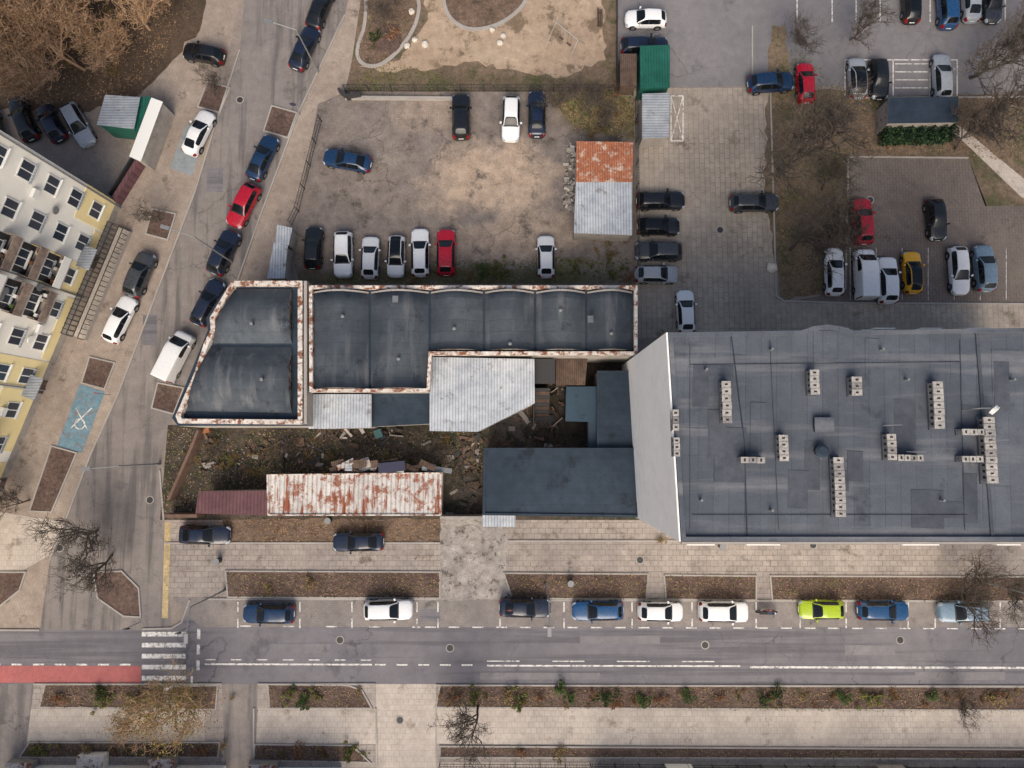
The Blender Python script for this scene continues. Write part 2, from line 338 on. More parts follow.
for u in (845,870,893,930,957): line((u,60),(u,96),.12)
line((845,60),(957,60),.12)
for i in range(4): line((895,64+i*8),(928,60+i*8+4),.1)
for u in (797,832,856,880,905,930,955,980,1005,1030): line((u,-20),(u,22),.12)
line((671,96),(683,96));line((683,96),(683,141));line((671,141),(683,141));line((671,96),(671,141));line((671,96),(683,141),.08,.034);line((683,96),(671,141),.08,.038)
for i in range(9): line((850+i*26,248),(850+i*26,300),.06)
line((71,428),(92,408),.1);line((76,408),(88,430),.1,.034)
mk.build('road_marking')
mb=MB(); mb.ribbon(PP(arcpts(80,424,5,5,0,340)),.1,.038,.041,m_white,True); mb.build('bay_symbol')
mb=MB()
for (u,v,w,h,l) in [(300,648,60,9,5),(620,640,80,8,5),(870,650,50,10,5),(430,615,20,12,6),(215,180,16,24,6),(150,330,14,30,6),(820,55,60,14,5),(715,50,26,22,5),(540,676,120,7,5),(960,676,90,8,5)]:
    a=R.uniform(-.05,.05) if v>500 else 0
    mb.prism(PP([(u-w/2,v-h/2),(u+w/2,v-h/2+w*a*.2),(u+w/2,v+h/2),(u-w/2,v+h/2)]),.004*l,.004*l,None,m_asph3 if l==5 else m_road)
mb.build('asphalt_patch')
for (u,v) in [(150,500),(60,548),(240,100),(340,640),(705,645),(900,640),(575,582),(813,545),(640,560),(870,200),(720,230),(450,648),(400,720)]:
    mb=MB(); c=P(u,v); mb.cyl(c+Vector((0,0,.0)),c+Vector((0,0,.04)),.3,.3,m_dark,16); mb.cyl(c+Vector((0,0,.03)),c+Vector((0,0,.036)),.4,.4,m_wall,16); mb.build('manhole_cover')
# ------------------------------------------------------------ apartment building left
up=Vector((0,0,1))
def windows(mb,o,d,n,floors,cols,w=1.35,h=1.5,z0=2.4,st=3.1,s0=1.7,sp=3.3,skip=()):
    for i in range(cols):
        for f in range(floors):
            if (i,f) in skip: continue
            c=o+d*(s0+sp*i)+up*(z0+st*f)
            mb.box(c-d*w/2,d*w,n*.06,up*h,m_frame)
            for q in (0,1): mb.box(c-d*w/2+d*(.08+q*(w/2-.02))+up*.09+n*.03,d*(w/2-.12),n*.036,up*(h-.18),m_glass)
            mb.box(c-d*(w/2+.1)-up*.08,d*(w+.2),n*.2,up*.07,m_metald if (i+f)%2 else m_frame)
A=P(121,205);B=P(5,483);d=(B-A).normalized();Lf=(B-A).length+16;n=Vector((-d.y,d.x,0))
if n.x<0:n=-n
root=empty('apartment_building',A)
def par(o,r): o.parent=r; o.matrix_parent_inverse=Matrix.Translation(-r.location) ; return o
mb=MB(); A2=A; B2=A+d*Lf
mb.prism([A2,B2,B2-n*12,A2-n*12],0,17.6,m_plaster,m_flat)
par(mb.build('walls'),root)
mb=MB(); mb.ribbon([A2+n*.1,B2+n*.1,B2-n*12.1,A2-n*12.1],.5,17.3,17.9,m_kerb,True); par(mb.build('cornice'),root)
mb=MB()
for (s,w,z0,z1) in [(.0,3.2,0.9,5.4),(6.8,3.0,.9,8.6),(10.2,6.2,.9,2.1),(16.6,2.6,.9,14.8),(19.5,6,.9,5.3),(26.6,3.0,.9,17.),(30,12,.9,8.5),(3.4,3.2,.9,2.1)]:
    mb.box(A+d*s+up*z0,d*w,n*.04,up*(z1-z0),m_yel)
mb.box(A,d*Lf,n*.05,up*.88,m_wall)
par(mb.build('coloured_render'),root)
mb=MB(); windows(mb,A+n*.03,d,n,5,13,w=1.5); par(mb.build('windows'),root)
mb=MB()
for ci in (2,3,7,8,11):
    for f in range(1,5):
        c=A+d*(1.7+3.3*ci)+up*(1.75+3.1*f)
        mb.box(c-d*1.45,d*2.9,n*1.1,up*.14,m_kerb)
        mb.box(c-d*1.45+up*.14+n*1.04,d*2.9,n*.05,up*.95,m_balc if (ci+f)%3 else m_frame)
        for q in (-1.45,1.4): mb.box(c+d*q+up*.14+n*.05,d*.05,n*.985,up*.95,m_balc)
        mb.box(c-d*1.3+up*.16+n*.02,d*2.6,n*.03,up*2.2,m_dark)
        for q in range(4): mb.box(c+d*(R.uniform(-1.2,1))+n*R.uniform(.15,.6)+up*.14,d*.3,n*.3,up*R.uniform(.3,.9),R.choice([m_stone,m_leafr,m_leafg,m_frame,m_wood]))
par(mb.build('balconies'),root)
mb=MB()
for s in (5.5,18.4,28.2):
    mb.box(A+d*s+n*.03+up*.1,d*1.3,n*.08,up*2.2,m_wood); mb.box(A+d*(s-.4)+n*.03+up*2.6,d*2.1,n*1.3,up*.12,m_metald)
for s in (.3,9.8,19.3,29.2): mb.cyl(A+d*s+n*.12,A+d*s+n*.12+up*17.3,.07,.07,m_galv,6)
for i in range(12):
    s=R.uniform(1,28); z=R.uniform(4,15); mb.cyl(A+d*s+n*.2+up*z,A+d*s+n*.3+up*z,.35,.35,R.choice([m_frame,m_galv]),12); mb.cyl(A+d*s+n*.0+up*z,A+d*s+n*.2+up*z,.03,.03,m_dark,5)
for i in range(6):
    s=R.uniform(1,30); z=R.uniform(3,14); mb.box(A+d*s+n*.04+up*z,d*.8,n*.3,up*.55,m_frame)
par(mb.build('doors_and_pipes'),root)
mb=MB(); s0=2.2;s1=13.5
mb.box(A+d*s0+n*.9,d*(s1-s0),n*1.2,up*.5,m_kerb,m_pave_l)
for i in range(24):
    c=A+d*(s0+(s1-s0)*i/23)
    mb.box(c+n*.9+up*.5,d*.06,n*.05,up*1.,m_dark); mb.box(c+n*2.05+up*.5,d*.06,n*.05,up*1.,m_dark)
    mb.box(c+n*.9+up*2.3,d*.07,n*1.2,up*.07,m_dark)
for q in (.9,2.05): 
    mb.box(A+d*s0+n*q+up*1.52,d*(s1-s0),n*.06,up*.06,m_dark); mb.box(A+d*s0+n*q+up*2.22,d*(s1-s0),n*.06,up*.07,m_dark)
mb.build('entrance_ramp')
# ------------------------------------------------------------ hall building with vaulted roof
hz=6.2
hall=empty('workshop_hall',P(430,350))
def roofpoly(mbx,px,z,mat,side=m_wall,z0=0): mbx.prism(PP(px,z),z0,z,side,mat)
mb=MB()
roofpoly(mb,[(309,287),(637,287),(637,354),(429,354),(428,391),(309,391)],hz-.05,m_flat)
roofpoly(mb,[(231,281),(307.5,281),(307.5,426),(178,426),(172,418),(208,330),(206,318)],hz-.05,m_flat)
par(mb.build('walls'),hall)
def vault(mb,c00,c10,c11,c01,rise,mat,na=12,nb=6,z=hz):
    b=len(mb.v);c=[P(*q,z) for q in (c00,c10,c11,c01)];mi=mb.mi(mat)
    for j in range(nb+1):
        t=j/nb;a=c[0].lerp(c[3],t);e=c[1].lerp(c[2],t)
        for i in range(na+1):
            s=i/na;p=a.lerp(e,s);p.z+=.03+rise*math.sin(math.pi*s); mb.v.append(tuple(p))
    for j in range(nb):
        for i in range(na):
            q=b+j*(na+1)+i; mb.f.append((q,q+na+1,q+na+2,q+1)); mb.m.append(mi)
    for j in (0,nb):
        mb.f.append(tuple(b+j*(na+1)+i for i in range(na+1))); mb.m.append(mb.mi(m_rustp))
mb=MB()
xs=[312,370,430,484,535,586,633]
for i in range(6):
    y1=388.5 if i<2 else 350.5
    vault(mb,(xs[i]+1.2,292),(xs[i+1]-1.2,292),(xs[i+1]-1.2,y1),(xs[i]+1.2,y1),1.1,m_hall)
vault(mb,(187,411),(212,346.5),(292,346.5),(292,413),1.,m_hall)
vault(mb,(213,343.5),(236,289),(292,289),(292,343.5),1.,m_hall)
vo=mb.build('vaulted_roof',smooth=True); par(vo,hall)
mb=MB()
mb.ribbon(PP([(310.5,287),(636,287),(636,353),(430,353),(428,390),(311,390.5)],hz+.5),.28,hz-.1,hz+.5,m_rustp,True)
mb.ribbon(PP([(233,283),(300,283),(300,422),(180,421),(178,416),(197,372),(206,344),(213,330),(212,318)],hz+.55),.4,hz-.1,hz+.55,m_rustp,True)
mb.ribbon(PP([(305.5,281),(305.5,424)],hz+.56),.25,hz-.1,hz+.62,m_kerb)
par(mb.build('parapet'),hall)
mb=MB()
for i in range(6):
    for k_ in range(10):
        s0_=k_/10;s1_=(k_+1)/10;a_=P(xs[i]+1.2,292,hz).lerp(P(xs[i+1]-1.2,292,hz),s0_);b_=P(xs[i]+1.2,292,hz).lerp(P(xs[i+1]-1.2,292,hz),s1_)
        za=1.1*math.sin(math.pi*s0_)+.06;zb=1.1*math.sin(math.pi*s1_)+.06
        mb.poly([a_+up*za,b_+up*zb,b_+up*zb+Vector((0,-.16,.0)),a_+up*za+Vector((0,-.16,.0))][::-1],m_kerb)
for (u,v) in [(345,318),(400,360),(455,330),(560,312),(610,335),(510,345),(255,325),(265,380)]:
    c=P(u,v,hz+.5); mb.cyl(c,c+up*.9,.1,.1,m_dark,8); mb.cyl(c+up*.9,c+up*.98,.17,.1,m_galv,8)
for u,v in ((396,300),(590,320)): mb.cbox(P(u,v,hz+.9),.5,.6,.35,m_flat,0,m_tall)
par(mb.build('flashing_and_vents'),hall)
def slab_b(name,px,z,top,side=m_wall,trim=None,tw=.2,z0=0):
    r=empty(name,P(*ctr(px),0)); mb=MB(); roofpoly(mb,px,z-.12,side,side,z0); par(mb.build('walls'),r)
    mb=MB(); c=ctr(px); mb.prism([p+(p-P(*c,z)).normalized()*.15 for p in PP(px,z)],z-.11,z,side if side else top,top); par(mb.build('roof'),r)
    if trim: mb=MB(); mb.ribbon(PP(px,z),tw,z-.14,z+.12,trim,True); par(mb.build('roof_edge'),r)
    return r
slab_b('metal_roof_annex',[(431,358),(533,360),(533,403),(478,430),(431,430)],5.,m_metal)
slab_b('metal_roof_annex',[(310,395),(370,395),(370,427),(310,428)],4.4,m_metal)
slab_b('flat_roof_annex',[(372,394),(429,394),(429,423),(372,426)],3.6,m_flat)
slab_b('timber_shed',[(557,360),(586,360),(584,384),(557,384)],3.2,m_wood,m_wood)
slab_b('timber_shed',[(536,360),(554,360),(554,382),(536,382)],4.0,m_dark,m_wood)  # dark top colour stands in for the shade of an opening
slab_b('flat_roof_garage',[(485,449),(637,449),(638,516),(484,514)],4.,m_flat,trim=m_flat)
slab_b('flat_roof_annex',[(598,372),(636,372),(636,447),(598,447)],3.6,m_flat,trim=m_flat)
slab_b('blue_roof_annex',[(567,388),(596,388),(596,446),(588,446),(588,421),(567,421)],3.1,m_teal,m_dark)
slab_b('porch_roof',[(484,511),(514,511),(514,526),(484,526)],3.3,m_metal,None)
slab_b('rusty_roof_shed',[(268,475),(441,473),(440,515),(269,515)],3.,m_metalr,trim=m_rustp,tw=.12)
slab_b('maroon_roof_shed',[(200,492),(266,491),(267,515),(197,513)],2.9,m_maroon)
mb=MB()
for i in range(9): mb.cbox(P(541,392)+Vector((0,-.32*i,0)),1.4,.3,2.6-.28*i,m_wood if i%2 else m_dark)
mb.ribbon([P(533,388),P(533,424)],.08,0,1.9,m_dark); mb.build('outdoor_stairs')
mb=MB()
for i in range(30):
    u=R.uniform(330,436);v=R.uniform(464,477);c=P(u,v,2.6+R.random()*.5);w=R.uniform(.5,1.7);h=R.uniform(.3,.8);a=R.uniform(-.5,.5)
    ex=Vector((math.cos(a),math.sin(a),R.uniform(-.15,.15)))*w;ey=Vector((-math.sin(a),math.cos(a),R.uniform(-.4,.3)))*h
    mb.box(c,ex,ey,Vector((0,0,.03)),R.choice([m_metalr,m_metald,m_wood,m_galv,m_wood,m_wall]))
mb.build('scrap_sheet_pile')
mb=MB(); mb.ribbon(PP([(164,516),(197,516)],1.8),.3,0,1.8,m_brick); mb.ribbon(PP([(440,518),(484,518)],2.),.3,0,2.0,m_wall); mb.ribbon(PP([(168,500),(190,450),(198,430)],1.5),.25,0,1.5,m_brick); mb.build('yard_wall')
def inside(p,poly):
    x,y=p;c=False;j=len(poly)-1
    for i in range(len(poly)):
        xi,yi=poly[i];xj,yj=poly[j]
        if (yi>y)!=(yj>y) and x<(xj-xi)*(y-yi)/(yj-yi+1e-9)+xi:c=not c
        j=i
    return c
def debris(name,px,nn,sz,mats,hz_=.4,seed=1,sp=1.,el_=2.5):
    rr=random.Random(seed);mb=MB();xs_=[p[0] for p in px];ys_=[p[1] for p in px];k=0
    cen=[(rr.uniform(min(xs_),max(xs_)),rr.uniform(min(ys_),max(ys_))) for _ in range(6)]
    while k<nn:
        if rr.random()<.6: c0=rr.choice(cen);u=rr.gauss(c0[0],12*sp);v=rr.gauss(c0[1],5*sp)
        else: u=rr.uniform(min(xs_),max(xs_));v=rr.uniform(min(ys_),max(ys_))
        if not inside((u,v),px): continue
        k+=1;c=P(u,v);a=rr.uniform(0,3.14);s=sz*rr.uniform(.2,1.)**1.5+.1;mb.cbox(c,s*rr.uniform(.8,el_),s*rr.uniform(.15,.8),rr.uniform(.03,hz_),rr.choice(mats),a)
    mb.build(name)
m_tarp=NT('blue_tarpaulin').done(g(46,48,70),.7); m_cyan=NT('turquoise_plastic').done(g(56,92,94),.6); m_oran=NT('orange_plastic').done(g(160,104,70),.6)
mdeb=[m_wood,m_yard,m_wall,m_yard,m_wood,m_soil,m_dark,m_brick]
debris('yard_debris',[(205,434),(480,436),(480,468),(200,472)],230,.5,mdeb,.3,3)
debris('yard_debris',[(310,430),(400,430),(400,438),(310,438)],36,.6,mdeb+[m_dark,m_stone],.5,4)
debris('yard_debris',[(535,385),(566,385),(566,446),(500,446)],110,.5,mdeb+[m_dark],.35,5)
debris('yard_debris',[(444,436),(482,436),(480,512),(446,512)],90,.5,mdeb,.3,15)
debris('rubble_pile',[(566,146),(577,146),(575,215),(564,205)],110,.5,[m_conc,m_stone,m_kerb,m_wall],.5,6,1.,1.2)
mb=MB(); c=P(392,467,3.1); mb.cbox(c,2.4,.9,.2,m_tarp,.1); mb.cbox(P(380,434),.7,.8,1.0,m_cyan,.4); mb.cbox(P(207,431),.9,.4,.6,m_oran,.3); mb.build('tarpaulin_stack')
# ------------------------------------------------------------ tall building on right
tz=19.
tb=empty('apartment_block',P(850,440))
out=[(667,333),(800,331),(812,327),(826,325),(840,327),(852,331),(1180,326),(1190,541),(680,541)]
mb=MB(); w=PP(out,tz); mb.prism(w,0,tz,m_plaster,m_tall); par(mb.build('walls'),tb)
a=w[0];b=w[-1];dn=(b-a).normalized();nw=Vector((dn.y,-dn.x,0))
if nw.x>0:nw=-nw
mb=MB(); mb.box(Vector((a.x,a.y,0)),dn*(b-a).length,nw*.12,up*(tz+.22),m_wwall); 
par(mb.build('gable_wall'),tb)
mb=MB(); mb.ribbon([w[0]+Vector((.2,-.15,0)),*[q+Vector((0,-.15,0)) for q in w[1:6]],w[6]+Vector((0,-.15,0)),w[7]+Vector((0,.15,0)),w[8]+Vector((.2,.15,0))],.3,tz-.05,tz+.22,m_tall,True)
mb.ribbon([w[8]+Vector((.1,-.12,0)),w[7]+Vector((0,-.12,0))],.16,tz-.3,tz+.12,m_kerb)
mb.ribbon(PP([(976,329),(992,539)],tz),.22,tz,tz+.1,m_tallp)
mb.ribbon(PP([(731,334),(744,440),(747,539)],tz),.08,tz,tz+.05,m_flat)
for u0,u1 in ((688,716),(748,782),(905,942),(1000,1024)): mb.ribbon(PP([(u0,543.),(u1,543.)],tz),.4,tz-1.2,tz-.3,m_frame)
for i in range(26):
    u=R.uniform(695,1020);v=R.uniform(355,515);wq=R.uniform(.8,3);hq=R.uniform(.9,4);mb.cbox(P(u,v,tz),wq if i%3 else 1.05,hq,.006+.0015*i,m_tallp if i%2 else m_tall,-.04)
par(mb.build('roof_edges'),tb)
mb=MB(); s_a=w[8];s_d=(w[7]-w[8]).normalized();s_n=Vector((s_d.y,-s_d.x,0)); 
if s_n.y>0:s_n=-s_n
windows(mb,Vector((s_a.x,s_a.y,0))+s_n*.01,s_d,s_n,6,10,w=1.5,h=1.5,z0=1.4,st=3.,s0=2,sp=3.3)
windows(mb,Vector((w[6].x,w[6].y,0))-s_n*.01-s_d*24,s_d,-s_n,6,7,w=1.5,h=1.5,z0=1.4,st=3.,s0=1.,sp=3.3)
par(mb.build('windows'),tb)
mb=MB(); sc=F/(H-tz)
def chim(u,v,wp,hp,ht=.8):
    c=P(u,v,tz+ht); c.z=tz; wx=wp/sc;wy=hp/sc
    mb.cbox(c,wx*.84,wy*.94,ht-.1,m_chim)
    L=max(wx,wy);nn=max(2,int(L/.42))
    for i in range(nn):
        t=((i+.5)/nn-.5); j=R.uniform(-.02,.02)
        cm=m_chimc if R.random()<.8 else m_chim
        if wy>=wx: mb.cbox(c+Vector((j,t*wy,ht-.1)),wx,wy/nn-.03,.1,cm)
        else: mb.cbox(c+Vector((t*wx,j,ht-.1)),wx/nn-.03,wy,.1,cm)
        if wy>=wx: mb.cbox(c+Vector((j,t*wy,ht)),.2,.12,.01,m_opening)
        else: mb.cbox(c+Vector((t*wx,j,ht)),.12,.2,.01,m_opening)
        for q in (-1,1):
            if wy>=wx: mb.cbox(c+Vector((q*wx*.42,t*wy*.92,ht-.5)),.03,.16,.28,m_opening)
            else: mb.cbox(c+Vector((t*wx*.92,q*wy*.42,ht-.5)),.16,.03,.28,m_opening)
    mb.cbox(c,wx*1.0,wy*1.03,.12,m_tallp)
for q in [(727,402,9,42),(815,382,9,25),(857,386,10,19),(939,405,10,47),(784,448,9,26),(753,460,24,6),(840,487,10,58),(892,447,9,26),(911,458,25,6),(974,432,23,6),(991,450,11,65),(973,459,21,6),(676,420,6,21),(677,447,6,19)]: chim(*q)
par(mb.build('chimneys'),tb)
mb=MB(); c=P(819,451,tz); mb.cyl(c,c+up*.5,.38,.38,m_dark,16); mb.cyl(c+up*.5,c+up*.6,.46,.3,m_flat,16)
mb.cbox(P(822,425,tz),1.2,.9,.3,m_flat); mb.cbox(P(822,425,tz)+up*.3,1.3,1.0,.08,m_tall)
for (u,v,h) in [(988,408,2.6),(896,425,1.6),(1003,440,1.8),(920,452,1.5)]:
    c=P(u,v,tz+h);c.z=tz; mb.cyl(c,c+up*h,.04,.03,m_galv,6)
    for j in range(4): mb.box(c+up*(h-.25*j-.05)+Vector((-.45,-.01,0)),(.9,0,0),(0,.03,0),(0,0,.03),m_galv)
c=P(993,409,tz+1.); mb.cyl(c,c+Vector((.12,-.15,.1)),.35,.33,m_frame,16); mb.cyl(P(993,409,tz),c,.05,.05,m_galv,6)
for (u,v) in [(705,370),(770,350),(880,350),(940,500),(770,510),(700,500),(905,380),(1010,380)]:
    c=P(u,v,tz); mb.cyl(c,c+up*.5,.09,.09,m_galv,8)
for px in ([(690,345),(690,530)],[(770,340),(779,530)],[(960,340),(965,530)],[(690,365),(960,362)],[(692,515),(968,515)]):
    mb.ribbon(PP(px,tz+.06),.03,tz+.03,tz+.07,m_tallp)
par(mb.build('roof_fittings'),tb)
# ------------------------------------------------------------ sheds and kiosks
slab_b('storage_shed',[(578,142),(632,143),(631,181),(577,181)],2.9,m_rust,trim=None)
slab_b('storage_shed',[(577,183),(631,183),(631,234),(575,232)],2.8,m_metal)
slab_b('green_shed',[(641,47),(669,46),(669,86),(641,87)],2.7,m_green,m_green)
slab_b('grey_shed',[(643,95),(669,94),(668,136),(643,137)],2.5,m_metald)
slab_b('bin_shelter',[(890,98),(957,97),(956,122),(889,123)],2.6,m_flat)
slab_b('bin_shelter',[(621,55),(636,55),(636,84),(621,84)],2.2,m_wood,m_wood)
slab_b('kiosk',[(106,96),(139,98),(133,128),(98,124)],3.,m_metald,m_green)
slab_b('kiosk_awning',[(141,98),(151,98),(145,132),(135,130)],2.6,m_green,m_green)
slab_b('long_shelter',[(151,99),(162,103),(141,160),(130,155)],2.7,m_frame)
slab_b('low_garage',[(278,226),(291,229),(288,244),(276,242)],2.3,m_metal); slab_b('low_garage',[(274,244),(287,247),(284,277),(268,277)],2.3,m_metal)
mb=MB(); mb.ribbon(PP([(137,160),(112,200)],1.3),.4,0,1.3,m_maroon); mb.ribbon(PP([(131,157),(108,194)],1.2),.1,0,1.2,m_dark); mb.build('garden_wall')
# ------------------------------------------------------------ south buildings
def southb(px0,px1,name,hh):
    A_=P(px0[0],px0[1]);B_=P(px1[0],px1[1]);dd=(B_-A_).normalized();L=(B_-A_).length;nn=Vector((-dd.y,dd.x,0))
    r=empty(name,A_);mb=MB();mb.prism([A_,B_,B_-nn*11,A_-nn*11],0,hh,m_plaster,m_flat);par(mb.build('walls'),r)
    mb=MB();windows(mb,A_+nn*.01,dd,nn,1,int(L/3.2),s0=1.6,sp=3.2,z0=1.3,st=2.9);par(mb.build('windows'),r)
    mb=MB()
    for i in range(0,int(L/3.2),2): mb.box(A_+dd*(1.6+3.2*i-1.2)+up*.05,dd*2.4,nn*(.6+.3*(i%3)),up*.9,m_plaster if i%4 else m_wall,m_rustp)
    par(mb.build('plinth_balconies'),r)
southb((8,765),(226,765),'lowered_residential_building',3.4); southb((248,767),(342,767),'lowered_residential_building',3.4); southb((590,777),(1150,779),'lowered_residential_building',3.4)  # heights cut down so the buildings cast little shadow on the street
# ------------------------------------------------------------ fences
def fence(name,px,h=1.5,post=.07,sp=2.2,mat=m_dark,wire=True):
    mb=MB();pts=PP(px)
    for a,b in zip(pts,pts[1:]):
        L=(b-a).length;dd=(b-a)/L;k=max(1,int(L/sp));nn=Vector((-dd.y,dd.x,0))
        for i in range(k): mb.cbox(a+dd*(L*i/k),post,post,h+.06,mat,math.atan2(dd.y,dd.x))
        for z in (.2,h*.55,h-.05): mb.box(a+dd*.04-nn*.02+up*z,dd*(L-.08),nn*.04,up*.05,mat)
        kk=int(L/.28)
        for i in range(kk): mb.box(a+dd*(L*(i+.5)/kk)-nn*.012+up*.1,dd*.025,nn*.02,up*(h-.1),mat)
    mb.build(name)
fence('lot_fence',[(322,122),(299,212),(292,226)]); fence('lot_fence',[(346,92),(622,92)],1.4)
fence('lot_fence',[(635,100),(637,280)],1.7); fence('bottom_fence',[(440,763),(590,764)],1.3); fence('bottom_fence',[(590,763),(1100,768)],1.2)
fence('park_fence',[(616,-40),(616,88)],1.2)
mb=MB(); mb.ribbon(PP([(338,88),(346,95),(360,93)],.9),.25,0,.9,m_dark); mb.ribbon(PP([(345,97),(470,98)],.35),.3,0,.35,m_kerb); mb.build('low_wall')
mb=MB()
a=P(556,22,2.2);b=P(578,40,2.2);mb.cyl(a,b,.05,.05,m_kerb,8)
pd=(b-a).normalized();pn=Vector((-pd.y,pd.x,0))
for q in (a,b):
    for s in (-1,1):
        e=q+pn*s*1.3;e.z=0;mb.cyl(q,e,.04,.04,m_kerb,8)
for t in (.3,.65):
    q=a.lerp(b,t)
    for s in (-.2,.2): mb.cyl(q+pd*s,q+pd*s-up*1.75,.015,.015,m_dark,4)
    mb.box(q-pd*.25-pn*.1-up*1.78,pd*.5,pn*.2,up*.04,m_wood)
mb.build('swing_set')
def boulder(u,v,r):
    me=bpy.data.meshes.new('boulder');bm=bmesh.new();bmesh.ops.create_icosphere(bm,subdivisions=2,radius=r)
    for vv in bm.verts: vv.co*=R.uniform(.85,1.12); vv.co.z*=.6
    bm.to_mesh(me);bm.free();me.materials.append(m_stone);o=bpy.data.objects.new('boulder',me);o.location=P(u,v)+up*r*.3;link(o)
for q in [(407,46,.35),(425,45,.4),(415,40,.3),(503,36,.3),(500,43,.35),(412,12,.35),(771,268,.55),(492,30,.3)]: boulder(*q)
def lamp(u,v,du,dv,h=8.):
    b=P(u,v);mb=MB();mb.cyl(b,b+up*h,.09,.05,m_galv,8);mb.cyl(b,b+up*.8,.14,.12,m_galv,8)
    d_=Vector((du,-dv,0)).normalized();mb.cyl(b+up*h,b+up*(h+.5)+d_*2,.05,.04,m_galv,6);c=b+up*(h+.45)+d_*2
    s_=Vector((-d_.y,d_.x,0));mb.box(c-s_*.16,d_*.8,s_*.32,up*.12,m_galv);mb.box(c-s_*.12-up*.02+d_*.1,d_*.55,s_*.24,up*.019,m_frame);mb.build('street_lamp')
lamp(160,464,-1,.1,7);lamp(232,262,-1,-.3);lamp(318,72,-1,-.2,7);lamp(985,582,0,1,7);lamp(545,584,0,1,7);lamp(225,590,0,1,7)
def sign(u,v,h,mat,r=.3):
    b=P(u,v);mb=MB();mb.cyl(b,b+up*h,.035,.035,m_galv,6);mb.cyl(b+up*(h-.35)+Vector((0,-.04,0)),b+up*(h-.35)+Vector((0,-.07,0)),r,r,mat,16);mb.build('traffic_sign')
for q in [(190,626),(140,622),(206,690),(510,604),(760,604),(110,395),(300,115)]: sign(q[0],q[1],2.6,R.choice([m_tarp,m_frame,m_red]))
def binp(u,v):
    b=P(u,v);mb=MB();mb.cyl(b,b+up*.9,.24,.28,m_dark,12);mb.cyl(b+up*.9,b+up*.96,.3,.3,m_galv,12);mb.build('litter_bin')
for q in [(570,582),(220,560),(330,520),(720,545)]: binp(*q)
def bench(u,v,a):
    b=P(u,v);mb=MB();ex=Vector((math.cos(a),math.sin(a),0));ey=Vector((-math.sin(a),math.cos(a),0))
    for i in range(3): mb.box(b-ex*.85+ey*(.16*i-.2)+up*.43,ex*1.7,ey*.12,up*.05,m_wood)
    for i in range(2): mb.box(b-ex*.85+ey*.3+up*(.6+.18*i),ex*1.7,ey*.04,up*.12,m_wood)
    for s in (-.7,.65): mb.box(b+ex*s-ey*.2,ex*.06,ey*.46,up*.42,m_dark);mb.box(b+ex*s+ey*.25,ex*.06,ey*.045,up*.9,m_dark)
    mb.build('park_bench')
bench(600,20,1.57)
